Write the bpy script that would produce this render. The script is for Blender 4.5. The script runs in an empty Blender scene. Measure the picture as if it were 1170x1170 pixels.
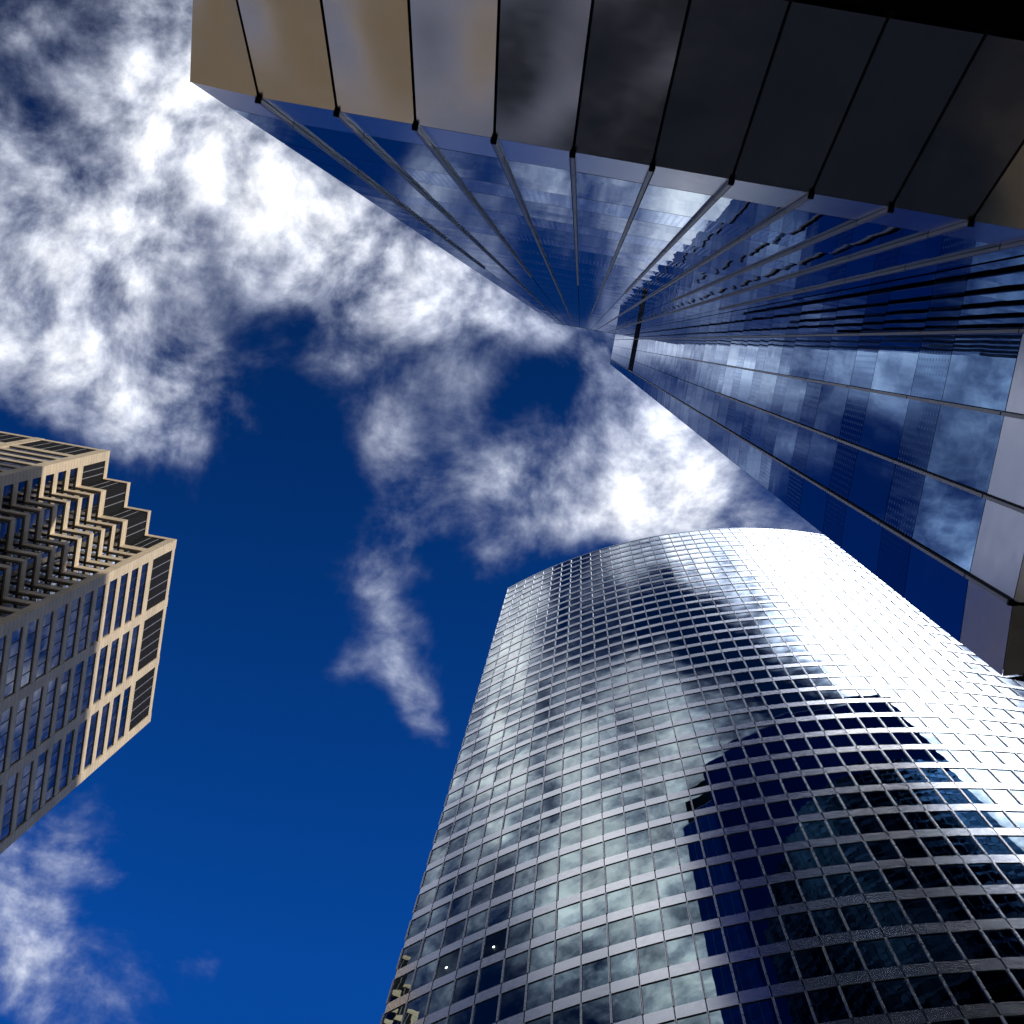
import bpy, math, random
from mathutils import Vector, Matrix

random.seed(7)
S = bpy.context.scene
COL = S.collection
EYE = 1.6                      # camera height; every height below is measured from the eye, Z() makes it a world height


def Z(h):
    return h + EYE


# ------------------------------------------------------------------ camera frame
FOC, CC, VP = 1600.0, (585.0, 585.0), (663.0, 389.0)


def nrm(v):
    l = math.sqrt(sum(c * c for c in v))
    return [c / l for c in v]


def cross(a, b):
    return [a[1] * b[2] - a[2] * b[1], a[2] * b[0] - a[0] * b[2], a[0] * b[1] - a[1] * b[0]]


def dot(a, b):
    return sum(x * y for x, y in zip(a, b))


def pray(u, v):
    return [u - CC[0], v - CC[1], FOC]


AZ = nrm(pray(*VP))
_a = pray(560., 160.)
_b = [1.0, .173, 0.0]
_t = -dot(_a, AZ) / dot(_b, AZ)
AX = nrm([_a[i] + _t * _b[i] for i in range(3)])
if AX[0] < 0:
    AX = [-c for c in AX]
AY = cross(AZ, AX)
ROT = [AX, AY, AZ]              # rows: world axes seen in the picture frame


def sky_xy(u, v):               # direction of a picture point as x/z, y/z
    r = pray(u, v)
    w = [dot(a, r) for a in ROT]
    return w[0] / w[2], w[1] / w[2]


def proj(p):                    # world point (height above ground) -> picture point, only used to rank windows by size
    q = (p[0], p[1], p[2] - EYE)
    r = [sum(ROT[k][i] * q[k] for k in range(3)) for i in range(3)]
    if r[2] <= .05:
        return None
    return CC[0] + FOC * r[0] / r[2], CC[1] + FOC * r[1] / r[2]


cam_d = bpy.data.cameras.new("camera")
cam = bpy.data.objects.new("camera", cam_d)
COL.objects.link(cam)
M = Matrix(((ROT[0][0], -ROT[0][1], -ROT[0][2], 0), (ROT[1][0], -ROT[1][1], -ROT[1][2], 0), (ROT[2][0], -ROT[2][1], -ROT[2][2], EYE), (0, 0, 0, 1)))
cam.matrix_world = M
cam_d.sensor_width = 36.0
cam_d.lens = FOC / 1170.0 * 36.0
cam_d.clip_start = .05
cam_d.clip_end = 20000
S.camera = cam

# ------------------------------------------------------------------ materials


def nt(name):
    m = bpy.data.materials.new(name)
    m.use_nodes = True
    t = m.node_tree
    b = t.nodes["Principled BSDF"]
    return m, t, b


def N(t, kind, **kw):
    n = t.nodes.new(kind)
    for k, v in kw.items():
        setattr(n, k, v)
    return n


def math_n(t, op, a, b=None, clamp=False):
    n = t.nodes.new("ShaderNodeMath")
    n.operation = op
    n.use_clamp = clamp
    for i, x in enumerate((a, b)):
        if x is None:
            continue
        if isinstance(x, (int, float)):
            n.inputs[i].default_value = x
        else:
            t.links.new(x, n.inputs[i])
    return n.outputs[0]


def glass_mat(name, f0, wave=.0012, pillow=.0022, rough=.0, scale=.9, frit=False, edge=(1, 1, 1), vary=.22):
    """coated facade glass: a dark tinted mirror, each pane slightly bowed and wavy"""
    m, t, b = nt(name)
    b.inputs["Metallic"].default_value = 1
    b.inputs["Roughness"].default_value = rough
    b.inputs["Base Color"].default_value = (*f0, 1)
    b.inputs["Specular Tint"].default_value = (*edge, 1)
    L = t.links
    uv = N(t, "ShaderNodeUVMap")
    sep = N(t, "ShaderNodeSeparateXYZ")
    L.new(uv.outputs[0], sep.inputs[0])
    fu = math_n(t, 'FRACT', sep.outputs[0])
    fv = math_n(t, 'FRACT', sep.outputs[1])
    pu = math_n(t, 'MULTIPLY', fu, math_n(t, 'SUBTRACT', 1.0, fu))
    pv = math_n(t, 'MULTIPLY', fv, math_n(t, 'SUBTRACT', 1.0, fv))
    bow = math_n(t, 'MULTIPLY', math_n(t, 'ADD', pu, pv), pillow)
    tc = N(t, "ShaderNodeTexCoord")
    no = N(t, "ShaderNodeTexNoise")
    no.inputs["Scale"].default_value = scale
    no.inputs["Detail"].default_value = 1.5
    L.new(tc.outputs["Object"], no.inputs["Vector"])
    h = math_n(t, 'ADD', bow, math_n(t, 'MULTIPLY', no.outputs[0], wave))
    bu = N(t, "ShaderNodeBump")
    bu.inputs["Strength"].default_value = 1
    bu.inputs["Distance"].default_value = 1
    L.new(h, bu.inputs["Height"])
    L.new(bu.outputs[0], b.inputs["Normal"])
    # dirt and coating differences from pane to pane
    wn = N(t, "ShaderNodeTexWhiteNoise", noise_dimensions='2D')
    fl = N(t, "ShaderNodeVectorMath", operation='FLOOR')
    L.new(uv.outputs[0], fl.inputs[0])
    L.new(fl.outputs[0], wn.inputs["Vector"])
    var = math_n(t, 'MULTIPLY_ADD', wn.outputs["Value"], vary)
    var.node.inputs[2].default_value = 1 - .6 * vary
    mx = N(t, "ShaderNodeVectorMath", operation='SCALE')
    mx.inputs[0].default_value = f0
    L.new(var, mx.inputs["Scale"])
    out = mx.outputs[0]
    if frit:                    # ceramic dots baked on the spandrel glass
        du = math_n(t, 'SUBTRACT', math_n(t, 'FRACT', math_n(t, 'MULTIPLY', fu, 9.0)), .5)
        dv = math_n(t, 'SUBTRACT', math_n(t, 'FRACT', math_n(t, 'MULTIPLY', fv, 11.0)), .5)
        r2 = math_n(t, 'ADD', math_n(t, 'MULTIPLY', du, du), math_n(t, 'MULTIPLY', dv, dv))
        dotm = math_n(t, 'LESS_THAN', r2, .05)
        k = math_n(t, 'MULTIPLY_ADD', dotm, -.22)
        k.node.inputs[2].default_value = 1.0
        sc = N(t, "ShaderNodeVectorMath", operation='SCALE')
        L.new(out, sc.inputs[0])
        L.new(k, sc.inputs["Scale"])
        out = sc.outputs[0]
        L.new(math_n(t, 'MULTIPLY', dotm, .12), b.inputs["Roughness"])
    L.new(out, b.inputs["Base Color"])
    return m


def metal_mat(name, col, rough=.3, metallic=1.0, mott=.12, scale=2.5, bump=0.0, bscale=.6):
    m, t, b = nt(name)
    L = t.links
    b.inputs["Metallic"].default_value = metallic
    tc = N(t, "ShaderNodeTexCoord")
    no = N(t, "ShaderNodeTexNoise")
    no.inputs["Scale"].default_value = scale
    no.inputs["Detail"].default_value = 6
    L.new(tc.outputs["Object"], no.inputs["Vector"])
    k = math_n(t, 'MULTIPLY_ADD', no.outputs[0], 2 * mott)
    k.node.inputs[2].default_value = 1 - mott
    sc = N(t, "ShaderNodeVectorMath", operation='SCALE')
    sc.inputs[0].default_value = col
    L.new(k, sc.inputs["Scale"])
    L.new(sc.outputs[0], b.inputs["Base Color"])
    r = math_n(t, 'MULTIPLY_ADD', no.outputs[0], .12)
    r.node.inputs[2].default_value = rough - .06
    L.new(r, b.inputs["Roughness"])
    if bump:
        n2 = N(t, "ShaderNodeTexNoise")
        n2.inputs["Scale"].default_value = bscale
        n2.inputs["Detail"].default_value = 1
        L.new(tc.outputs["Object"], n2.inputs["Vector"])
        bu = N(t, "ShaderNodeBump")
        bu.inputs["Strength"].default_value = 1
        bu.inputs["Distance"].default_value = bump
        L.new(n2.outputs[0], bu.inputs["Height"])
        L.new(bu.outputs[0], b.inputs["Normal"])
    return m


def stone_mat(name, col, joint=1.0, rough=.75):
    m, t, b = nt(name)
    L = t.links
    b.inputs["Roughness"].default_value = rough
    tc = N(t, "ShaderNodeTexCoord")
    sep = N(t, "ShaderNodeSeparateXYZ")
    L.new(tc.outputs["Object"], sep.inputs[0])
    f = math_n(t, 'FRACT', math_n(t, 'DIVIDE', sep.outputs[2], joint))
    line = math_n(t, 'LESS_THAN', math_n(t, 'ABSOLUTE', math_n(t, 'SUBTRACT', f, .5)), .04)
    cell = math_n(t, 'FLOOR', math_n(t, 'ADD', math_n(t, 'DIVIDE', sep.outputs[2], joint), .5))
    wn = N(t, "ShaderNodeTexWhiteNoise", noise_dimensions='1D')
    L.new(cell, wn.inputs["W"])
    no = N(t, "ShaderNodeTexNoise")
    no.inputs["Scale"].default_value = .35
    no.inputs["Detail"].default_value = 8
    no.inputs["Roughness"].default_value = .7
    L.new(tc.outputs["Object"], no.inputs["Vector"])
    k = math_n(t, 'MULTIPLY_ADD', no.outputs[0], .9)
    k.node.inputs[2].default_value = .5
    k = math_n(t, 'ADD', k, math_n(t, 'MULTIPLY', wn.outputs["Value"], .12))
    k = math_n(t, 'MULTIPLY', k, math_n(t, 'SUBTRACT', 1.0, math_n(t, 'MULTIPLY', line, .6)))
    sc = N(t, "ShaderNodeVectorMath", operation='SCALE')
    sc.inputs[0].default_value = col
    L.new(k, sc.inputs["Scale"])
    L.new(sc.outputs[0], b.inputs["Base Color"])
    return m


def plain_mat(name, col, rough=.6, metallic=0.0):
    return metal_mat(name, col, rough, metallic, .15, 1.5)


MAT = dict(
    front_glass=glass_mat("darkened_blue_glass", (.045, .095, .19), wave=.0016, pillow=.004, scale=.8, edge=(.78, .9, 1)),  # same tower glass, darkened so this wall stays dark in reflections
    dim_glass=glass_mat("dimmed_blue_glass", (.035, .055, .10), wave=.0016, pillow=.004, scale=.8, edge=(.5, .65, .9)),  # same facade glass, dimmed to darken far walls and low floors in reflections
    blue_glass=glass_mat("blue_glass", (.14, .26, .46), wave=.0016, pillow=.004, scale=.8, edge=(.75, .88, 1)),
    blue_spandrel=glass_mat("blue_spandrel", (.09, .15, .27), wave=.0014, pillow=.003, scale=.8, frit=True, edge=(.62, .78, 1)),
    teal_glass=glass_mat("teal_glass", (.24, .33, .345), wave=.004, pillow=.008, scale=.45, vary=.5),
    clear_pane=None,
    tower_glass=glass_mat("tower_glass", (.13, .15, .19), wave=.003, pillow=.006, scale=.5, vary=.6),
    dark=plain_mat("dark_gasket", (.012, .012, .014), .7),
    louvre=plain_mat("dark_louvre", (.008, .008, .010), .9),
    fin=metal_mat("satin_aluminium", (.46, .44, .42), .40, .45),
    white_panel=metal_mat("white_aluminium", (.92, .92, .93), .19, .93, .05, 3.0, .0008, .5),
    silver_panel=metal_mat("silver_panel", (.62, .64, .72), .24, .9, .12, 5.0, .004, 1.5),
    soffit=metal_mat("bronze_soffit_panel", (.42, .375, .31), .22, 1.0, .10, 6.0, .05, .8),
    base=plain_mat("brown_granite", (.06, .045, .035), .35),
    stone=stone_mat("cream_limestone", (.50, .405, .28)),
    silver=metal_mat("silver_mullion", (.80, .80, .82), .28, .8),
    roof=plain_mat("grey_roof", (.2, .2, .2), .9),
    asphalt=plain_mat("asphalt", (.05, .05, .052), .9),
    paving=stone_mat("granite_paving", (.22, .20, .18), 1.0),
    muntin=plain_mat("dark_window_frame", (.05, .05, .055), .45, .5),
    line=plain_mat("grey_panel_joint", (.28, .28, .30), .5, .6),
    grey_wall=stone_mat("grey_concrete", (.30, .29, .28), 4.0),
    sand=stone_mat("sandstone_wall", (.58, .50, .38), .8),
)
m, t, b = nt("lamp_glow")
b.inputs["Emission Color"].default_value = (1, .97, .9, 1)
b.inputs["Emission Strength"].default_value = 25
MAT["lamp"] = m
MAT["louvre"].node_tree.nodes["Principled BSDF"].inputs["Specular IOR Level"].default_value = .08
# window panes that let a lamp inside show through
m, t, b = nt("see_through_glass")
b.inputs["Metallic"].default_value = 1
b.inputs["Base Color"].default_value = (.19, .27, .285, 1)
b.inputs["Roughness"].default_value = 0
tr = t.nodes.new("ShaderNodeBsdfTransparent")
tr.inputs[0].default_value = (.6, .7, .75, 1)
mx = t.nodes.new("ShaderNodeMixShader")
mx.inputs[0].default_value = .45
t.links.new(b.outputs[0], mx.inputs[1])
t.links.new(tr.outputs[0], mx.inputs[2])
t.links.new(mx.outputs[0], t.nodes["Material Output"].inputs[0])
MAT["clear_pane"] = m

# ------------------------------------------------------------------ mesh helpers


class MB:
    def __init__(self):
        self.v, self.f, self.uv, self.mi = [], [], [], []

    def quad(self, a, b, c, d, uv=None, mi=0):
        i = len(self.v)
        self.v += [a, b, c, d]
        self.f.append((i, i + 1, i + 2, i + 3))
        self.uv += list(uv or ((0, 0), (1, 0), (1, 1), (0, 1)))
        self.mi.append(mi)

    def poly(self, pts, mi=0):
        i = len(self.v)
        self.v += list(pts)
        self.f.append(tuple(range(i, i + len(pts))))
        self.uv += [(0, 0)] * len(pts)
        self.mi.append(mi)

    def hexa(self, p, mi=0):     # p: 4 bottom corners, 4 top corners (same order, counter-clockwise from above)
        a, b, c, d, e, f, g, h = p
        for q in ((d, c, b, a), (e, f, g, h), (a, b, f, e), (b, c, g, f), (c, d, h, g), (d, a, e, h)):
            self.quad(*q, mi=mi)

    def box(self, x0, x1, y0, y1, z0, z1, mi=0):
        self.hexa([(x0, y0, z0), (x1, y0, z0), (x1, y1, z0), (x0, y1, z0), (x0, y0, z1), (x1, y0, z1), (x1, y1, z1), (x0, y1, z1)], mi)

    def prism(self, pts, z0, z1, mi=0):   # pts counter-clockwise from above
        n = len(pts)
        self.poly([(x, y, z1) for x, y in pts], mi)
        self.poly([(x, y, z0) for x, y in reversed(pts)], mi)
        for i in range(n):
            a, b = pts[i], pts[(i + 1) % n]
            self.quad((*a, z0), (*b, z0), (*b, z1), (*a, z1), mi=mi)

    def build(self, name, mats, parent=None, kind=None):
        me = bpy.data.meshes.new(name)
        me.from_pydata(self.v, [], self.f)
        ul = me.uv_layers.new(name="UVMap")
        for i, c in enumerate(self.uv):
            ul.data[i].uv = c
        for mm in (mats if isinstance(mats, (list, tuple)) else [mats]):
            me.materials.append(mm)
        for p, mi in zip(me.polygons, self.mi):
            p.material_index = mi
        me.update()
        o = bpy.data.objects.new(name, me)
        COL.objects.link(o)
        if parent:
            o.parent = parent
        if kind:
            o["kind"] = kind
        return o


def thing(name, label, cat):
    o = bpy.data.objects.new(name, None)
    o["label"], o["category"] = label, cat
    COL.objects.link(o)
    return o


def area(pts):
    """size in the picture of a pane, 0 when out of the frame"""
    q = [proj(p) for p in pts]
    if any(x is None for x in q):
        return 0
    cx, cy = sum(x[0] for x in q) / 4, sum(x[1] for x in q) / 4
    if not (-20 < cx < 1190 and -20 < cy < 1190):
        return 0
    s = 0
    for i in range(len(q)):
        a, b = q[i], q[(i + 1) % len(q)]
        s += a[0] * b[1] - a[1] * b[0]
    return abs(s) / 2


class Panes:
    """collects panes, then makes the largest in the picture parts of their own and the rest one part"""

    def __init__(self, name, rest, mat):
        self.name, self.rest, self.mat, self.items = name, rest, mat, []

    def add(self, quads, seen=True, mat=None):      # quads: list of (4 points, 4 uvs)
        self.items.append((sum(area(q[0]) for q in quads) if seen else 0, quads, mat))

    def build(self, parent, limit=100, least=1.0):
        self.items.sort(key=lambda i: -i[0])
        mb = MB()
        for k, (a, quads, mat) in enumerate(self.items):
            if k < limit and a > least or mat:
                one = MB()
                for q, uv in quads:
                    one.quad(*q, uv=uv)
                one.build(self.name, mat or self.mat, parent)
            else:
                for q, uv in quads:
                    mb.quad(*q, uv=uv)
        if mb.f:
            mb.build(self.rest, self.mat, parent, 'stuff')


def wall_pane(p0, p1, z0, z1, out, idx, tilt=.0012, gap=.012, off=.0):
    """one pane between two plan points, its four corners pushed in or out a little so that each pane reflects its own way"""
    (xa, ya), (xb, yb) = p0, p1
    L = math.hypot(xb - xa, yb - ya)
    ux, uy = (xb - xa) / L, (yb - ya) / L
    a = (random.uniform(-1, 1) * tilt * L, random.uniform(-1, 1) * tilt * (z1 - z0))
    pts = []
    for (s, q) in ((0, 0), (1, 0), (1, 1), (0, 1)):
        d = gap if s == 0 else L - gap
        e = off + a[0] * (s - .5) + a[1] * (q - .5)
        pts.append((xa + ux * d + out[0] * e, ya + uy * d + out[1] * e, (z0 + gap) if q == 0 else (z1 - gap)))
    i, j = idx
    uv = ((i + .001, j + .001), (i + .999, j + .001), (i + .999, j + .999), (i + .001, j + .999))
    return pts, uv


# ------------------------------------------------------------------ ground
g = MB()
g.quad((-3000, -3000, 0), (3000, -3000, 0), (3000, 3000, 0), (-3000, 3000, 0))
o = g.build("ground", MAT["asphalt"])
o["kind"] = "structure"
g = MB()
g.box(-14, 60, -3.0, 16, .0, .14)
g.box(-95, -40, 18, 68, .0, .14)
o = g.build("pavement", MAT["paving"])
o["kind"] = "structure"

# ------------------------------------------------------------------ corner tower of blue glass (upper right)
T1 = thing("glass_tower", "dark blue mirror glass skyscraper with thin fins and bronze panels under its edge", "skyscraper")
XL, YA, XB, YB = -3.76, -1.585, 4.19, 2.29      # left end, wall facing the curved tower, side wall, outer end of the side wall
X1, Y1 = 41.0, -26.0                           # far ends
HS, HG, HT = 12.43, 13.86, 178.0               # bottom edge, first glass, roof
FL = 3.955                                     # storey
NF = int((HT - HG) / FL)
VIS = 2.42                                     # clear glass, the rest of a storey is spandrel glass
ax = [XL, -3.13] + [-3.13 + .695 * k for k in range(1, 11)] + [XB]
by = [YA, -.82, -.01, .81, 1.615, YB]
WIN = Panes("window", "small_windows", MAT["blue_glass"])
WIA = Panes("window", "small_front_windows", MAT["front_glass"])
SPA = Panes("spandrel_panel", "small_spandrel_panels", MAT["blue_spandrel"])
FAS = Panes("spandrel_panel", "far_side_spandrels", MAT["dim_glass"])
FAR = Panes("window", "far_side_windows", MAT["dim_glass"])


def facade(pts, out, seen, tag):
    for i in range(len(pts) - 1):
        a, b2 = pts[i], pts[i + 1]
        for j in range(NF + 1):
            z0 = HG + FL * j
            if z0 > HT - .3:
                break
            zt = min(z0 + VIS, HT)
            if tag == 'B' and 103.9 < z0 < 111:
                if i < len(pts) - 2:
                    continue
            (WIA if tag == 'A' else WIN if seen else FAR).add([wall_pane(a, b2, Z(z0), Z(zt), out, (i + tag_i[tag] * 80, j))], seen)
            if zt < HT:
                (SPA if seen else FAS).add([wall_pane(a, b2, Z(zt), Z(min(z0 + FL, HT)), out, (i + tag_i[tag] * 80, j))], seen)


tag_i = dict(A=0, B=1, F=2, L=3, R=4, K=5)
facade([(ax[0], YA - .035)] + [(x, YA) for x in ax[1:]], (0, 1), True, 'A')
facade([(XB, y) for y in by[:-1]] + [(XB + .05, YB)], (-1, 0), True, 'B')
nfr = int((X1 - XB) / .8)
facade([(XB + .05 + (X1 - XB - .05) * k / nfr, YB) for k in range(nfr + 1)], (0, 1), False, 'F')
nl = 20
facade([(XL, Y1 + (YA - .035 - Y1) * k / nl) for k in range(nl + 1)], (-1, 0), False, 'L')
facade([(X1, YB + (Y1 - YB) * k / nl) for k in range(nl + 1)], (1, 0), False, 'R')
WIN.build(T1, 50)
WIA.build(T1, 50)
FAR.build(T1, 0)
FAS.build(T1, 0)
SPA.build(T1)
# dark backing wall behind the glass, one closed body
bk = MB()
e = .05
bk.prism([(XL + e, Y1 + e), (X1 - e, Y1 + e), (X1 - e, YB - e), (XB + .05 + e, YB - e), (XB + e, YA - e), (XL + e, YA - .035 - e)], Z(HS), Z(HT - .1))
bk.build("wall", MAT["dark"], T1)
rf = MB()
rf.prism([(XL - .02, Y1), (X1, Y1), (X1, YB + .02), (XB + .03, YB + .02), (XB - .02, 1.615), (XB - .02, YA + .02), (-3.13, YA + .02), (XL - .02, YA - .015)], Z(HT), Z(HT + .35))
rf.build("roof", MAT["fin"], T1)
ph = MB()
ph.box(XL + .3, X1 - .5, Y1 + .5, -3.6, Z(HT + .36), Z(191.5))
ph.build("added_roof_block", MAT["louvre"], T1)  # unseen rooftop block added to lift the tower's reflected outline
# plant-floor recess on the side wall
lv = MB()
lv.box(XB - .02, XB + .02, YA + .03, 1.60, Z(104.3), Z(113.0))
lv.build("louvre_band", MAT["louvre"], T1)
# fins


def fin(kind, c, top):
    """an aluminium fin with a dark joint beside it, in storey lengths"""
    s, dk = MB(), MB()
    zz = [HS] + [HG + FL * j for j in range(NF + 1)]
    w, d = .017, .04
    for k in range(len(zz)):
        z0 = zz[k] + .02
        z1 = (zz[k + 1] if k + 1 < len(zz) else HT) - .02
        if z0 > top:
            break
        z1 = min(z1, top)
        for lo, hi, mb, dd in ((-w, w, s, d),):
            if kind == 'A':
                mb.box(c + lo, c + hi, YA + .004, YA + dd, Z(z0), Z(z1))
            else:
                mb.box(XB - dd, XB - .004, c + lo, c + hi, Z(z0), Z(z1))
    o = s.build("mullion", MAT["fin"], T1)
    if kind == 'A':
        sg = -1 if c < 0 else 1
        g0, g1 = sorted((c + sg * (w + .002), c + sg * (w + .014)))
        dk.box(g0, g1, YA + .004, YA + .03, Z(HS), Z(top))
    else:
        dk.box(XB - .03, XB - .004, c - w - .014, c - w - .002, Z(HS), Z(top))
    dk.build("gasket", MAT["dark"], o)
    cp = MB()
    if kind == 'A':
        cp.box(c - .024, c + .024, YA + .003, YA + .052, Z(HS - .03), Z(HS + .012))
    else:
        cp.box(XB - .052, XB - .003, c - .024, c + .024, Z(HS - .03), Z(HS + .012))
    cp.build("end_cap", MAT["dark"], o)


for k, x in enumerate(ax[1:-1]):
    fin('A', x, 41.5 if k % 2 == 0 else HT)
for k, y in enumerate(by[1:-1]):
    fin('B', y, (HT, 57.0, 41.0, HT)[k])
# row of metal panels under the glass
for i in range(len(ax) - 1):
    mb = MB()
    y0 = YA - .035 if i == 0 else YA
    q, uv = wall_pane((ax[i], y0), (ax[i + 1], YA), Z(HS), Z(HG), (0, 1), (i, 0), .002)
    mb.quad(*q, uv=uv)
    mb.build("base_panel", MAT["silver_panel"], T1)
for i in range(len(by) - 1):
    mb = MB()
    q, uv = wall_pane((XB, by[i]), (XB + (.05 if i == 4 else 0), by[i + 1]), Z(HS), Z(HG), (-1, 0), (i, 0), .002)
    mb.quad(*q, uv=uv)
    mb.build("base_panel", MAT["silver_panel"], T1)
# canted panels below, leaning in towards the lobby wall
K, D = .49, 2.07
cant_back = MB()


def cant(p0, p1, q0, q1, nx, ny):
    """one canted panel: top edge p0-p1 at the bottom edge of the tower, lower edge q0-q1; slightly dished"""
    mb = MB()
    dsh = random.uniform(.014, .034) if p0[0] < -1 else random.uniform(.004, .011)
    n = 10
    g_ = .012
    L = math.hypot(p1[0] - p0[0], p1[1] - p0[1])
    s0, s1 = g_ / L, 1 - g_ / L
    rows = []
    for j in range(n + 1):
        v = j / n
        row = []
        for i in range(n + 1):
            u = s0 + (s1 - s0) * i / n
            x = (p0[0] * (1 - u) + p1[0] * u) * (1 - v) + (q0[0] * (1 - u) + q1[0] * u) * v
            y = (p0[1] * (1 - u) + p1[1] * u) * (1 - v) + (q0[1] * (1 - u) + q1[1] * u) * v
            dish = dsh * math.sin(math.pi * i / n) * math.sin(math.pi * min(1, v * 1.0))
            row.append((x - nx * dish * .9, y - ny * dish * .9, Z(HS - .004 - (D - .004) * v) + dish * .4))
        rows.append(row)
    for j in range(n):
        for i in range(n):
            mb.quad(rows[j][i], rows[j][i + 1], rows[j + 1][i + 1], rows[j + 1][i])
    o = mb.build("soffit_panel", MAT["soffit"], T1)
    # share corners so that the panel shades as one smooth dish
    me = o.data
    import bmesh
    bm = bmesh.new()
    bm.from_mesh(me)
    bmesh.ops.remove_doubles(bm, verts=bm.verts, dist=.0005)
    bm.to_mesh(me)
    bm.free()
    for p in me.polygons:
        p.use_smooth = True


KD = K * D
for i in range(len(ax) - 1):
    a, b2 = ax[i], ax[i + 1]
    if i == 0:
        cant((a, YA - .03), (b2, YA), (a + .24 * D, YA - KD), (b2, YA - KD), 0, 1)
    elif i == len(ax) - 2:
        cant((a, YA), (b2, YA), (a, YA - KD), (b2 + KD, YA - KD), 0, 1)
    else:
        cant((a, YA), (b2, YA), (a, YA - KD), (b2, YA - KD), 0, 1)
for i in range(len(by) - 1):
    a, b2 = by[i], by[i + 1]
    qa = a - KD if i == 0 else a
    qb = b2 - KD if i == len(by) - 2 else b2
    if i == len(by) - 2:
        qb = b2 - KD * .9
        cant((XB, a), (XB + .05, b2), (XB + KD, min(a, qb - .1)), (XB + KD, qb), -1, 0)
    else:
        qa = min(qa, by[3]) if i < 4 else qa
        cant((XB, a), (XB, b2), (XB + KD, qa if i == 0 else min(a, 1.0)), (XB + KD, min(b2, 1.0) if i < 3 else min(b2, 1.08)), -1, 0)
npan = 14
for k in range(npan):
    a = XB + .05 + (X1 - XB - .05) * k / npan
    b2 = XB + .05 + (X1 - XB - .05) * (k + 1) / npan
    cant((b2, YB), (a, YB), (b2, YB - KD * .9), (a + (KD if k == 0 else 0), YB - KD * .9), 0, 1)
# dark body behind the canted panels and the lobby wall below them
lb = MB()
z0, z1 = Z(HS - D), Z(HS - .03)
s = .03
top = [(XL + .06, Y1 + .1), (X1 - .1, Y1 + .1), (X1 - .1, YB - .06), (XB + .06, YB - .06), (XB + .06, YA - .06), (XL + .06, YA - .09)]
bot = [(XL + .24 * D + .06, Y1 + .1), (X1 - .1, Y1 + .1), (X1 - .1, YB - KD * .9 - .06), (XB + KD + .06, YB - KD * .9 - .06), (XB + KD + .06, YA - KD - .06), (XL + .24 * D + .06, YA - KD - .06)]
n = len(top)
for i in range(n):
    j = (i + 1) % n
    lb.quad((*bot[i], z0 + .01), (*bot[j], z0 + .01), (*top[j], z1), (*top[i], z1))
lb.poly([(*p, z0 + .01) for p in reversed(bot)])
lb.build("soffit_backing", MAT["dark"], T1)
lw = MB()
lw.prism([(XL + 1.2, Y1 + .3), (X1 - .3, Y1 + .3), (X1 - .3, YB - KD - .5), (XB + KD + .5, YB - KD - .5), (XB + KD + .5, YA - KD - .35), (XL + 1.2, YA - KD - .35)], .145, z0 + .005)
lw.build("lobby_wall", MAT["base"], T1)

# ------------------------------------------------------------------ curved tower of white bands and teal glass
T2 = thing("curved_tower", "curved skyscraper of white metal bands and teal mirror windows, bright glare on its top", "skyscraper")
CX, CY, RR = 41.5, 93.47, 71.58
FI = math.atan2(45.64, 55.27)
NC = 66
B0, BP, BT = 73.08, 4.184, 1.22
KTOP = 32


def arc(i, r=RR):
    f = -FI + 2 * FI * i / NC
    return CX + r * math.sin(f), CY - r * math.cos(f)


def nout(i):
    f = -FI + 2 * FI * i / NC
    return math.sin(f), -math.cos(f)


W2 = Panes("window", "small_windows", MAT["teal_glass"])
W2L = Panes("window", "low_windows", MAT["dim_glass"])  # glass below the frame, dimmed for a darker soffit reflection
lamp_cells = {}
for (u, v) in ((509.5, 1101), (553.5, 1088)):     # two lamps burning behind the glass
    wx, wy = sky_xy(u, v)
    ll = 0
    for st in range(200000):
        ll = 40 + st * .0005
        if math.hypot(wx * ll - CX, wy * ll - CY) < RR - .075:
            break
    ff = math.atan2(wx * ll - CX, CY - wy * ll)
    i = int((ff + FI) / (2 * FI) * NC)
    k = int(math.floor((ll - B0) / BP))
    ff = -FI + 2 * FI * (i + .42) / NC
    zz_ = Z(B0 + BP * k + BT + (BP - BT) * .42)
    lamp_cells[(i, k)] = (CX + (RR - .07) * math.sin(ff), CY - (RR - .07) * math.cos(ff), zz_, ff)
for i in range(NC):
    n_ = nout(i + .5)
    for k in range(-17, KTOP):
        z0, z1 = B0 + BP * k + BT, B0 + BP * (k + 1)
        mat = MAT['clear_pane'] if (i, k) in lamp_cells else None
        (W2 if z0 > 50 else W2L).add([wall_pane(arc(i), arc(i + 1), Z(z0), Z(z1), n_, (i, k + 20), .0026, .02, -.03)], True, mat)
for k in range(-17, KTOP + 1):
    sp = MB()
    z0 = B0 + BP * k
    z1 = z0 + (BT if k < KTOP else .5)
    for i in range(NC):
        a, b2 = arc(i), arc(i + 1)
        n_ = nout(i + .5)
        q, uv = wall_pane(a, b2, Z(z0), Z(z1), n_, (i, k + 20), .002, .028, .02)
        sp.quad(*q, uv=uv)
        lo = [(x - n_[0] * .045, y - n_[1] * .045, z) for x, y, z in q]
        sp.quad(lo[0], lo[1], q[1], q[0])
        sp.quad(q[3], q[2], lo[2], lo[3])
    sp.build("spandrel_band", MAT["white_panel" if z0 > 52 else "dark"], T2)  # bands below the frame are darkened to blacken the soffit reflection
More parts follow.
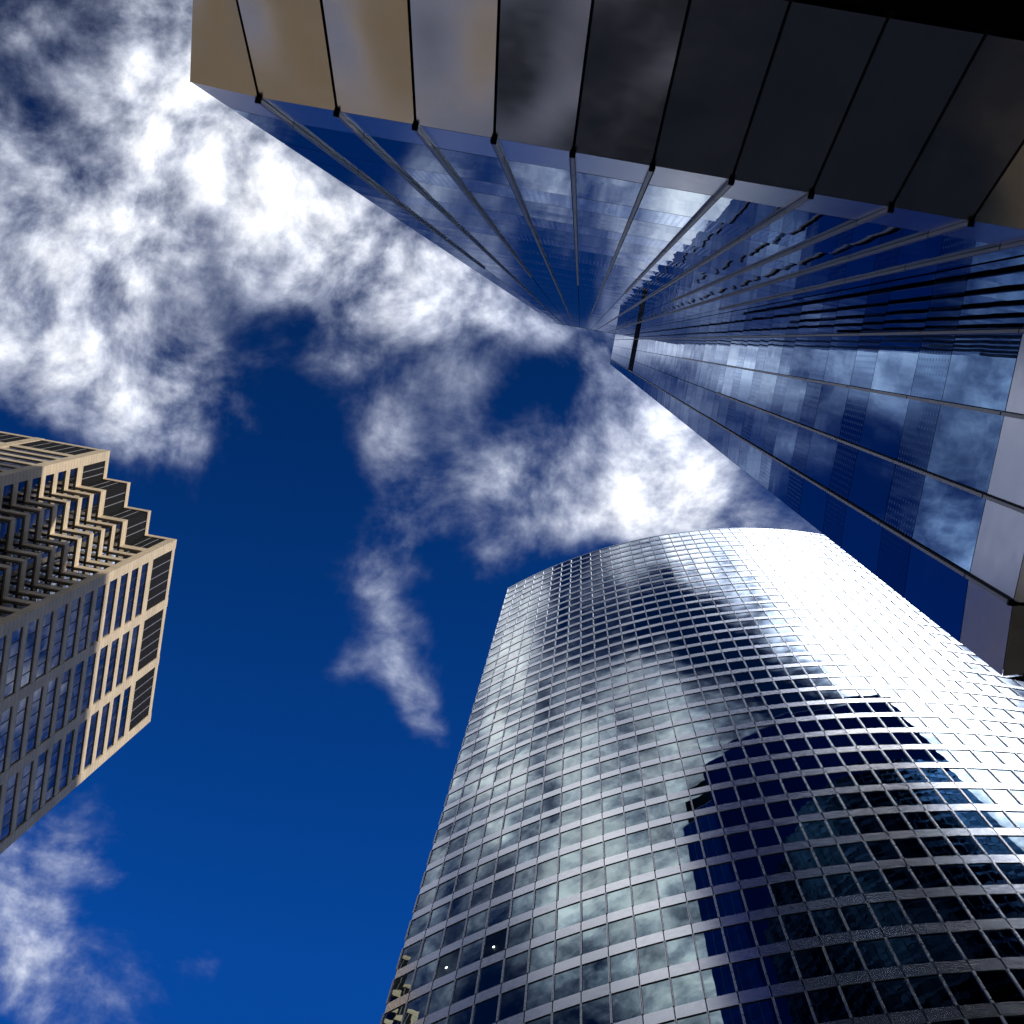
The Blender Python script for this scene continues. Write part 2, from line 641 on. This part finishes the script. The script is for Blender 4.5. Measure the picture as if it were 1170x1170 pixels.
for i in range(NC + 1):
    mu = MB()
    x, y = arc(i)
    nx, ny = nout(i)
    tx, ty = -ny, nx
    for k in range(-17, KTOP):
        z0, z1 = B0 + BP * k + BT + .004, B0 + BP * (k + 1) - .004
        for lo, hi in ((-.05, -.012), (.012, .05)):
            pts = [(x + tx * lo - nx * .03, y + ty * lo - ny * .03), (x + tx * lo + nx * .05, y + ty * lo + ny * .05), (x + tx * hi + nx * .05, y + ty * hi + ny * .05), (x + tx * hi - nx * .03, y + ty * hi - ny * .03)]
            mu.prism(pts if (lo > -1) else pts[::-1], Z(z0), Z(z1))
    mu.build("mullion", MAT["silver"], T2)
W2.build(T2)
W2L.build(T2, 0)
for (x, y, z, f) in lamp_cells.values():
    mb = MB()
    nn = 10
    ux, uy, ox, oy = math.cos(f), math.sin(f), math.sin(f), -math.cos(f)
    rim_ = [(math.cos(a * 2 * math.pi / nn) * .07, math.sin(a * 2 * math.pi / nn) * .07) for a in range(nn)]
    fr = [(x + ux * p, y + uy * p, z + q_) for p, q_ in rim_]
    rr = [(a - ox * .015, b2 - oy * .015, c) for a, b2, c in fr]
    mb.poly(fr)
    for a in range(nn):
        mb.quad(rr[a], rr[(a + 1) % nn], fr[(a + 1) % nn], fr[a])
    mb.build("ceiling_light", MAT["lamp"], T2)
core = MB()
ring = [arc(i, RR - .1) for i in range(0, NC + 1, 2)]
back = [(x, 2 * 38.2 - y) for x, y in reversed(ring[1:-1])]
core.prism(ring + back, Z(-1.6), Z(207.0))
core.build("wall", MAT["dark"], T2)

# ------------------------------------------------------------------ stepped stone tower
T3 = thing("stone_tower", "cream stone skyscraper with a stepped corner, dark louvres at the top and strip windows", "skyscraper")
XS = [-48.05, -52.0, -55.25, -58.52]
YS = [35.05, 31.86, 28.61, 24.93]
YE, XE = 60.3, -94.5
HTOP = 181.9
LOUV = (172.3, 180.5)
P3, WH = 3.97, 2.62
beams = [(LOUV[1], HTOP), (170.4, LOUV[0])]
wins = []
zt = 170.4
while zt > 2:
    wins.append((zt - WH, zt))
    beams.append((zt - P3, zt - WH))
    zt -= P3
bays_x = [(35.05 + 1.22 + 8.0 * k, 35.05 + 8.0 * (k + 1) + .02) for k in range(3)]
bays_x[2] = (bays_x[2][0], YE - 1.22)
# stretches of the facade: (a, b, outward) along which beams run
REC = .16
runs = []
for a, b2 in bays_x:
    runs.append(((XS[0], a), (XS[0], b2), (1, 0), 5))
# stepped corner: -y facing piece then +x facing piece, three times
steps = []
for k in range(3):
    steps.append(((XS[k + 1], YS[k]), (XS[k] - (1.0 if k == 0 else 0), YS[k]), (0, -1), 3))
    steps.append(((XS[k + 1], YS[k + 1] + (1.22 if k == 2 else 0)), (XS[k + 1], YS[k]), (1, 0), 3))
ybays = [(XE + 1.2, -86.6), (-85.4, -77.6), (-76.4, -68.6), (-67.4, -59.7)]
for a, b2 in ybays:
    runs.append(((a, YS[3]), (b2, YS[3]), (0, -1), 5))


def run_box(mb, a, b2, out, dep0, dep1, z0, z1, ext=0.0):
    """box along a run from dep0 to dep1 behind the facade plane"""
    xs = sorted((a[0] - out[0] * dep0, a[0] - out[0] * dep1)) if out[0] else sorted((a[0], b2[0]))
    ys = sorted((a[1] - out[1] * dep0, a[1] - out[1] * dep1)) if out[1] else sorted((a[1], b2[1]))
    mb.box(xs[0], xs[1], ys[0], ys[1], z0, z1)


W3 = Panes("window", "small_windows", MAT["tower_glass"])
for j, (z0, z1) in enumerate(beams):
    mb = MB()
    for a, b2, out, n_ in runs:
        run_box(mb, a, b2, out, .05, .5, Z(z0), Z(z1))
    # stepped ribbon as one polygon: outer edge and an edge .5 m behind it
    o_, i_ = [], []
    path = [(XS[3], YS[3] + 1.22), (XS[3], YS[2]), (XS[2], YS[2]), (XS[2], YS[1]), (XS[1], YS[1]), (XS[1], YS[0]), (XS[0] - 1.0, YS[0])]
    d = .5
    inner = [(XS[3] - d, YS[3] + 1.22), (XS[3] - d, YS[2] + d), (XS[2] - d, YS[2] + d), (XS[2] - d, YS[1] + d), (XS[1] - d, YS[1] + d), (XS[1] - d, YS[0] + d), (XS[0] - 1.0, YS[0] + d)]
    for q in range(len(path) - 1):
        mb.prism([path[q], path[q + 1], inner[q + 1], inner[q]], Z(z0), Z(z1))
    mb.build("spandrel_beam", MAT["stone"], T3)


def strip(a, b2, out, npan, z0, z1, idx, transom=False, margin=.06):
    """panes of one window set back behind the beams"""
    qs = []
    L = math.hypot(b2[0] - a[0], b2[1] - a[1])
    rec = REC + .01 * random.random()
    for i in range(npan):
        u0, u1 = i / npan, (i + 1) / npan
        p0 = (a[0] + (b2[0] - a[0]) * u0 - out[0] * rec, a[1] + (b2[1] - a[1]) * u0 - out[1] * rec)
        p1 = (a[0] + (b2[0] - a[0]) * u1 - out[0] * rec, a[1] + (b2[1] - a[1]) * u1 - out[1] * rec)
        if transom:
            zm = z0 + (z1 - z0) * .3
            qs.append(wall_pane(p0, p1, Z(z0), Z(zm), out, (idx[0] + i, idx[1] * 2), .004, .065))
            qs.append(wall_pane(p0, p1, Z(zm), Z(z1), out, (idx[0] + i, idx[1] * 2 + 1), .004, .065))
        else:
            qs.append(wall_pane(p0, p1, Z(z0), Z(z1), out, (idx[0] + i, idx[1]), .004, .065))
    return qs


gr = []
for r, (a, b2, out, n_) in enumerate(runs):
    for j, (z0, z1) in enumerate(wins):
        W3.add(strip(a, b2, out, n_, z0, z1, (r * 10, j)), True)
for r, (a, b2, out, n_) in enumerate(steps):
    # glazing of the stepped corner meets at its inner planes
    if out[1]:
        a2, b3 = (a[0] - REC, a[1]), (b2[0] - (REC if r else 0), b2[1])
    else:
        a2, b3 = (a[0], a[1] + (REC if r < 5 else 0)), (b2[0], b2[1] + REC)
    for j, (z0, z1) in enumerate(wins):
        W3.add(strip(a2, b3, out, 2, z0, z1, (200 + r * 10, j), True), True)
W3.build(T3)
# dark frames (body) right behind the panes
bd = MB()
q = REC + .05
bd.prism([(XE + q, YS[3] + q), (XS[3] - q, YS[3] + q), (XS[3] - q, YS[2] + q), (XS[2] - q, YS[2] + q), (XS[2] - q, YS[1] + q), (XS[1] - q, YS[1] + q), (XS[1] - q, YS[0] + q), (XS[0] - q, YS[0] + q), (XS[0] - q, YE - q), (XE + q, YE - q)], .1, Z(HTOP - 1.5))
bd.build("window_frame", MAT["muntin"], T3)
rf = MB()
q = .08
rf.prism([(XE + q, YS[3] + q), (XS[3] - q, YS[3] + q), (XS[3] - q, YS[2] + q), (XS[2] - q, YS[2] + q), (XS[2] - q, YS[1] + q), (XS[1] - q, YS[1] + q), (XS[1] - q, YS[0] + q), (XS[0] - q, YS[0] + q), (XS[0] - q, YE - q), (XE + q, YE - q)], Z(HTOP - .6), Z(HTOP - .3))
rf.build("roof", MAT["roof"], T3)
# piers
for y0, y1 in ((43.07, 44.27), (51.07, 52.27), (59.08, YE)):
    mb = MB()
    mb.box(XS[0] - .8, XS[0], y0, y1, .145, Z(HTOP))
    mb.build("pier", MAT["stone"], T3)
mb = MB()
mb.prism([(XS[0] - 1.0, YS[0]), (XS[0], YS[0]), (XS[0], YS[0] + 1.22), (XS[0] - 1.0, YS[0] + 1.22)], .145, Z(HTOP + .003))
mb.build("pier", MAT["stone"], T3)
mb = MB()
mb.prism([(XS[3] - 1.18, YS[3]), (XS[3], YS[3]), (XS[3], YS[3] + 1.22), (XS[3] - 1.18, YS[3] + 1.22)], .145, Z(HTOP + .003))
mb.build("pier", MAT["stone"], T3)
for x0 in (-67.4, -76.4, -85.4, XE + 1.2):
    mb = MB()
    mb.box(x0 - 1.2, x0, YS[3], YS[3] + .8, .145, Z(HTOP))
    mb.build("pier", MAT["stone"], T3)
mb = MB()
mb.box(XE + .1, XS[0] - .85, YE - .4, YE - .05, .145, Z(HTOP - .02))
mb.box(XE, XE + .4, YS[3] + .85, YE - .41, .145, Z(HTOP - .02))
mb.build("rear_wall", MAT["stone"], T3)
# louvres at the top, with thin upright joints
for a, b2, out, n_ in runs + steps:
    mb = MB()
    rec = .12
    a2, b3 = a, b2
    if (a, b2, out, n_) in steps:
        r = steps.index((a, b2, out, n_))
        if out[1]:
            a2, b3 = (a[0] - rec, a[1]), (b2[0] - (rec if r else 0), b2[1])
        else:
            a2, b3 = (a[0], a[1] + (rec + .065 if r < 5 else 0)), (b2[0], b2[1] + rec)
    run_box(mb, a2, b3, out, rec, rec + .06, Z(LOUV[0]), Z(LOUV[1]))
    o = mb.build("louvre_panel", MAT["louvre"], T3)
    jn = MB()
    for i in range(1, n_):
        u = i / n_
        p = (a2[0] + (b3[0] - a2[0]) * u, a2[1] + (b3[1] - a2[1]) * u)
        h = .05
        if out[0]:
            run_box(jn, (p[0], p[1] - h), (p[0], p[1] + h), out, rec - .03, rec - .002, Z(LOUV[0]) + .01, Z(LOUV[1]) - .01)
        else:
            run_box(jn, (p[0] - h, p[1]), (p[0] + h, p[1]), out, rec - .03, rec - .002, Z(LOUV[0]) + .01, Z(LOUV[1]) - .01)
    jn.build("joint_bar", MAT["line"], o)

# ------------------------------------------------------------------ unseen blocks added for reflections in the metal panels and a shadow
T4 = thing("added_sandstone_block", "unseen plain sandstone block added beyond the curved tower for its warm reflection", "building")  # out of view, added for the gold reflection in the soffit panels
mb = MB()
mb.box(-104, -30, 150, 176, .0, 150)
mb.build("wall", MAT["sand"], T4)
W4 = Panes("window", "windows", MAT["tower_glass"])
for i in range(20):
    for j in range(36):
        x0 = -102.2 + i * 3.6
        W4.add([wall_pane((x0, 149.95), (x0 + 1.9, 149.95), 4 + j * 4, 6.2 + j * 4, (0, -1), (i, j))], False)
W4.build(T4)

T6 = thing("added_reflection_block", "unseen pale block added on the far left for its reflection in the side soffit", "building")  # out of view, added to turn the side soffit's reflection brown
mb = MB()
mb.box(-96, -76, 8.5, 24, .0, 118)
mb.build("wall", MAT["sand"], T6)
W6 = Panes("window", "windows", MAT["tower_glass"])
for i in range(4):
    for j in range(28):
        y0 = 9.4 + i * 3.6
        W6.add([wall_pane((-75.95, y0), (-75.95, y0 + 1.9), 4 + j * 4, 6.2 + j * 4, (1, 0), (i, j))], False)
W6.build(T6)
T5 = thing("added_shadow_slab", "unseen tall grey slab added to cast the shadow on the stone tower", "skyscraper")  # out of view, added as the caster of the stone tower's shadow
mb = MB()
mb.box(130, 150, -108, -28, .0, Z(261))
mb.build("wall", MAT["grey_wall"], T5)
W5 = Panes("window", "windows", MAT["tower_glass"])
for i in range(18):
    for j in range(64):
        y0 = -31 - i * 4.2
        W5.add([wall_pane((129.95, y0), (129.95, y0 - 2.2), 4 + j * 4, 6.4 + j * 4, (-1, 0), (i, j))], False)
for i in range(5):
    for j in range(64):
        x0 = 131 + i * 3.4
        W5.add([wall_pane((x0, -27.95), (x0 + 2.2, -27.95), 4 + j * 4, 6.4 + j * 4, (0, 1), (i + 20, j))], False)
W5.build(T5)

# ------------------------------------------------------------------ sky and sun
SUN_AZ = (.87, -.493)
SUN_EL = math.radians(27.5)
sd = Vector((SUN_AZ[0] * math.cos(SUN_EL), SUN_AZ[1] * math.cos(SUN_EL), math.sin(SUN_EL)))
sun_d = bpy.data.lights.new("sun", 'SUN')
sun_d.energy = 4.6
sun_d.angle = math.radians(.53)
sun_d.color = (1, .93, .82)
sun = bpy.data.objects.new("sun", sun_d)
sun.rotation_euler = (-sd).to_track_quat('-Z', 'Y').to_euler()
sun.location = (60, -60, 260)
COL.objects.link(sun)

W = bpy.data.worlds.new("World")
S.world = W
W.use_nodes = True
t = W.node_tree
t.nodes.clear()
L = t.links
out = N(t, "ShaderNodeOutputWorld")
bg = N(t, "ShaderNodeBackground")
bg.inputs["Strength"].default_value = .1
L.new(bg.outputs[0], out.inputs[0])
sky = N(t, "ShaderNodeTexSky", sky_type='NISHITA')
sky.sun_disc = False
sky.sun_elevation = SUN_EL
sky.sun_rotation = math.atan2(sd.x, sd.y)
sky.air_density = 1.0
sky.dust_density = .3
sky.ozone_density = 4.0
deep = N(t, "ShaderNodeMix", data_type='RGBA', blend_type='MULTIPLY')
deep.inputs[0].default_value = 1
L.new(sky.outputs[0], deep.inputs[6])
deep.inputs[7].default_value = (.02, .31, .80, 1)
tc = N(t, "ShaderNodeTexCoord")
sep = N(t, "ShaderNodeSeparateXYZ")
L.new(tc.outputs["Generated"], sep.inputs[0])
zc = math_n(t, 'MAXIMUM', sep.outputs[2], .08)
cmb = N(t, "ShaderNodeCombineXYZ")
L.new(math_n(t, 'DIVIDE', sep.outputs[0], zc), cmb.inputs[0])
L.new(math_n(t, 'DIVIDE', sep.outputs[1], zc), cmb.inputs[1])
q0 = cmb.outputs[0]
# torn edges: shift the cloud masses about with noise
wn = N(t, "ShaderNodeTexNoise")
wn.inputs["Scale"].default_value = 9
wn.inputs["Detail"].default_value = 4
L.new(q0, wn.inputs["Vector"])
ws = N(t, "ShaderNodeVectorMath", operation='SUBTRACT')
ws.inputs[1].default_value = (.5, .5, .5)
L.new(wn.outputs["Color"], ws.inputs[0])
wm = N(t, "ShaderNodeVectorMath", operation='MULTIPLY_ADD')
wm.inputs[1].default_value = (.07, .07, 0)
L.new(ws.outputs[0], wm.inputs[0])
L.new(q0, wm.inputs[2])
q = wm.outputs[0]
# the cloud masses: (x, y, rx, ry, turn, weight), placed in the sky by direction
BL = [
    (40, 225, 100, 90, 0, .6), (150, 285, 85, 65, 20, 1.15), (60, 350, 120, 100, 0, .95), (110, 440, 120, 60, 10, .8), (200, 430, 55, 50, 0, .4),
    (170, 480, 60, 26, 0, .4), (225, 150, 55, 60, 35, 1.2), (300, 200, 120, 50, 35, 1.9), (310, 260, 110, 50, 28, .8), (410, 300, 80, 44, 30, .75),
    (470, 330, 60, 40, 10, .75), (520, 320, 60, 32, 30, 1.0), (430, 370, 35, 45, 0, .5), (110, 105, 60, 60, 0, .35), (195, 70, 35, 80, 0, .55),
    (25, 40, 50, 30, 0, .4), (590, 360, 55, 22, 25, .6), (385, 420, 25, 30, 0, .3), (330, 420, 60, 14, 0, .2),
    (455, 490, 40, 42, 0, .7), (465, 560, 50, 40, 0, .4), (565, 530, 55, 32, -15, .55), (655, 500, 50, 50, 0, .38), (725, 460, 55, 50, 30, .6),
    (775, 530, 44, 90, -12, 2.0), (745, 590, 50, 26, 0, 1.3), (650, 400, 60, 22, 15, .5), (705, 560, 50, 34, 0, .9), (875, 580, 60, 36, 20, .7), (440, 590, 30, 40, 0, .4), (468, 770, 30, 44, -15, .35), (425, 690, 30, 40, 0, .3), (610, 610, 50, 35, 0, .32),
    (555, 640, 24, 34, 0, .5), (420, 635, 45, 34, 20, .5), (450, 720, 36, 60, -15, .42), (478, 810, 26, 42, -20, .32), (400, 775, 40, 20, 0, .22), (545, 480, 30, 50, 0, .3), (520, 600, 60, 26, 30, .35), (600, 565, 60, 40, 0, .4), (650, 600, 50, 34, 0, .4), (490, 840, 20, 40, -20, .3), (520, 430, 60, 30, 0, .3),
    (60, 950, 70, 45, -20, .6), (15, 1040, 60, 80, 0, .85), (110, 990, 40, 28, 0, .45), (35, 1120, 70, 50, 0, .7), (180, 1120, 70, 40, -20, .4), (330, 1080, 60, 40, 0, .15),
    # hidden from the camera by the towers, seen in their glass
    (1060, 95, 150, 120, 0, 2.6), (890, 140, 75, 50, 0, 1.6), (1240, -40, 150, 160, 0, 1.6), (510, -80, 105, 75, 0, 1.3), (330, -220, 140, 130, 0, 1.4), (200, -110, 70, 80, 0, .55),
    (430, -380, 200, 120, 0, 1.2), (655, 130, 60, 30, 0, 1.1), (560, 170, 80, 36, 0, 1.0), (750, 140, 90, 45, 0, 1.2), (300, 80, 90, 70, 0, .7), (395, 0, 90, 80, 0, .8), (250, -60, 100, 80, 0, .7), (160, -30, 80, 60, 0, .5), (625, -150, 90, 60, 0, .7), (1150, 980, 190, 190, 0, .8), (1050, 640, 120, 120, 0, .5), (-150, 120, 120, 130, 0, .7), (-250, 420, 150, 120, 0, .7), (-220, 800, 140, 160, 0, .6), (300, 1500, 300, 200, 0, .8),
    (700, -560, 200, 140, 0, .8), (-100, -260, 140, 120, 0, .6),
]
acc = None
for (u, v, rx, ry, rot, w) in BL:
    cx, cy = sky_xy(u, v)
    mp = N(t, "ShaderNodeMapping", vector_type='TEXTURE')
    mp.inputs["Location"].default_value = (cx, cy, 0)
    mp.inputs["Rotation"].default_value = (0, 0, math.radians(rot - 9.8))
    mp.inputs["Scale"].default_value = (rx / 1560., ry / 1560., 1)
    L.new(q, mp.inputs["Vector"])
    dp = N(t, "ShaderNodeVectorMath", operation='DOT_PRODUCT')
    L.new(mp.outputs[0], dp.inputs[0])
    L.new(mp.outputs[0], dp.inputs[1])
    ex = math_n(t, 'POWER', .5, dp.outputs["Value"])
    n_ = t.nodes.new("ShaderNodeMath")
    n_.operation = 'MULTIPLY_ADD'
    L.new(ex, n_.inputs[0])
    n_.inputs[1].default_value = w
    if acc is None:
        n_.inputs[2].default_value = 0
    else:
        L.new(acc, n_.inputs[2])
    acc = n_.outputs[0]
acc = math_n(t, 'SUBTRACT', 1.30, math_n(t, 'MULTIPLY', math_n(t, 'POWER', 2.718, math_n(t, 'MULTIPLY', acc, -.85)), 1.30))
# general broken cloud lower down, outside the picture
ln = N(t, "ShaderNodeVectorMath", operation='LENGTH')
L.new(q0, ln.inputs[0])
rim = N(t, "ShaderNodeMapRange")
rim.inputs[1].default_value, rim.inputs[2].default_value, rim.inputs[3].default_value, rim.inputs[4].default_value = .8, 1.6, 0, .80
L.new(ln.outputs["Value"], rim.inputs[0])
acc = math_n(t, 'ADD', acc, rim.outputs[0])
# the blue deepens towards the sun's side of the zenith and pales away from it
sy = N(t, "ShaderNodeSeparateXYZ")
L.new(q0, sy.inputs[0])
gr_ = N(t, "ShaderNodeMapRange")
gr_.inputs[1].default_value, gr_.inputs[2].default_value, gr_.inputs[3].default_value, gr_.inputs[4].default_value = -.32, .5, 0, 1
L.new(sy.outputs[1], gr_.inputs[0])
grf = math_n(t, 'MULTIPLY_ADD', math_n(t, 'POWER', gr_.outputs[0], 1.6), 2.0)
grf.node.inputs[2].default_value = .28
dk = N(t, "ShaderNodeVectorMath", operation='SCALE')
L.new(deep.outputs[2], dk.inputs[0])
L.new(grf, dk.inputs["Scale"])
def warp(vec, scale, amp, detail):
    w_ = N(t, "ShaderNodeTexNoise")
    w_.inputs["Scale"].default_value = scale
    w_.inputs["Detail"].default_value = detail
    L.new(vec, w_.inputs["Vector"])
    d_ = N(t, "ShaderNodeVectorMath", operation='SUBTRACT')
    d_.inputs[1].default_value = (.5, .5, .5)
    L.new(w_.outputs["Color"], d_.inputs[0])
    m_ = N(t, "ShaderNodeVectorMath", operation='MULTIPLY_ADD')
    m_.inputs[1].default_value = (amp, amp, 0)
    L.new(d_.outputs[0], m_.inputs[0])
    L.new(vec, m_.inputs[2])
    return m_.outputs[0]


qb = warp(q0, 4.0, .10, 2)
qa = warp(qb, 15.0, .016, 1)


def billow(vec):
    n_a = N(t, "ShaderNodeTexNoise")
    n_a.inputs["Scale"].default_value = 10
    n_a.inputs["Detail"].default_value = 9
    n_a.inputs["Roughness"].default_value = .6
    L.new(vec, n_a.inputs["Vector"])
    return n_a.outputs[0]


class Out:
    def __init__(self, o):
        self.outputs = [o]


nz = Out(billow(qa))
n2 = N(t, "ShaderNodeTexNoise")
n2.inputs["Scale"].default_value = 34
n2.inputs["Detail"].default_value = 7
n2.inputs["Roughness"].default_value = .6
L.new(qb, n2.inputs["Vector"])
# the same billows a little way towards the sun: where they are thinner, light gets in
off = N(t, "ShaderNodeVectorMath", operation='ADD')
off.inputs[1].default_value = (.012, -.008, 0)
L.new(qa, off.inputs[0])
lit = math_n(t, 'MULTIPLY', math_n(t, 'SUBTRACT', nz.outputs[0], billow(off.outputs[0])), 1.35)
# density: the masses with billows and shreds eaten out of them
e1 = math_n(t, 'MULTIPLY', math_n(t, 'SUBTRACT', nz.outputs[0], .5), 2.15)
e2 = math_n(t, 'MULTIPLY', math_n(t, 'SUBTRACT', n2.outputs[0], .5), 1.1)
ero = math_n(t, 'ADD', e1, e2)
soft = math_n(t, 'MULTIPLY', ero, math_n(t, 'ADD', .36, math_n(t, 'MULTIPLY', acc, .72)))
de = math_n(t, 'SUBTRACT', math_n(t, 'ADD', math_n(t, 'MULTIPLY', acc, .95), soft), .25)
mr = N(t, "ShaderNodeMapRange", interpolation_type='SMOOTHSTEP')
mr.inputs[1].default_value, mr.inputs[2].default_value, mr.inputs[3].default_value, mr.inputs[4].default_value = -.03, 1.12, 0, 1
L.new(de, mr.inputs[0])
alpha = mr.outputs[0]
# thick cloud is brighter, and brighter still towards the sun's side
gl = N(t, "ShaderNodeMapping", vector_type='TEXTURE')
gx, gy = sky_xy(1050, 40)
gl.inputs["Location"].default_value = (gx, gy, 0)
gl.inputs["Scale"].default_value = (.105, .15, 1)
gl.inputs["Rotation"].default_value = (0, 0, math.radians(40))
L.new(q0, gl.inputs["Vector"])
gd = N(t, "ShaderNodeVectorMath", operation='DOT_PRODUCT')
L.new(gl.outputs[0], gd.inputs[0])
L.new(gl.outputs[0], gd.inputs[1])
ge = math_n(t, 'MULTIPLY', math_n(t, 'POWER', .5, gd.outputs["Value"]), 110.0)
body = N(t, "ShaderNodeMapRange")
body.inputs[1].default_value, body.inputs[2].default_value, body.inputs[3].default_value, body.inputs[4].default_value = .1, 1.15, 5.2, 12.5
L.new(de, body.inputs[0])
lum = math_n(t, 'MULTIPLY', body.outputs[0], math_n(t, 'MAXIMUM', math_n(t, 'ADD', 1.0, lit), .45))
lum = math_n(t, 'ADD', lum, ge)
tw = N(t, "ShaderNodeMapRange")
tw.inputs[1].default_value, tw.inputs[2].default_value = .15, 1.0
L.new(de, tw.inputs[0])
tint = N(t, "ShaderNodeMix", data_type='RGBA')
L.new(tw.outputs[0], tint.inputs[0])
tint.inputs[6].default_value = (.66, .78, 1.12, 1)
tint.inputs[7].default_value = (.97, .99, 1.03, 1)
cc = N(t, "ShaderNodeVectorMath", operation='SCALE')
L.new(tint.outputs[2], cc.inputs[0])
L.new(lum, cc.inputs["Scale"])
mixs = N(t, "ShaderNodeMix", data_type='RGBA')
L.new(alpha, mixs.inputs[0])
L.new(dk.outputs[0], mixs.inputs[6])
L.new(cc.outputs[0], mixs.inputs[7])
L.new(mixs.outputs[2], bg.inputs["Color"])

# ------------------------------------------------------------------ render settings
S.view_settings.view_transform = 'Standard'
S.view_settings.look = 'None'
S.view_settings.exposure = 0
S.view_settings.gamma = 1
S.render.engine = 'CYCLES'
S.cycles.max_bounces = 8
S.cycles.glossy_bounces = 6
S.cycles.use_denoising = True
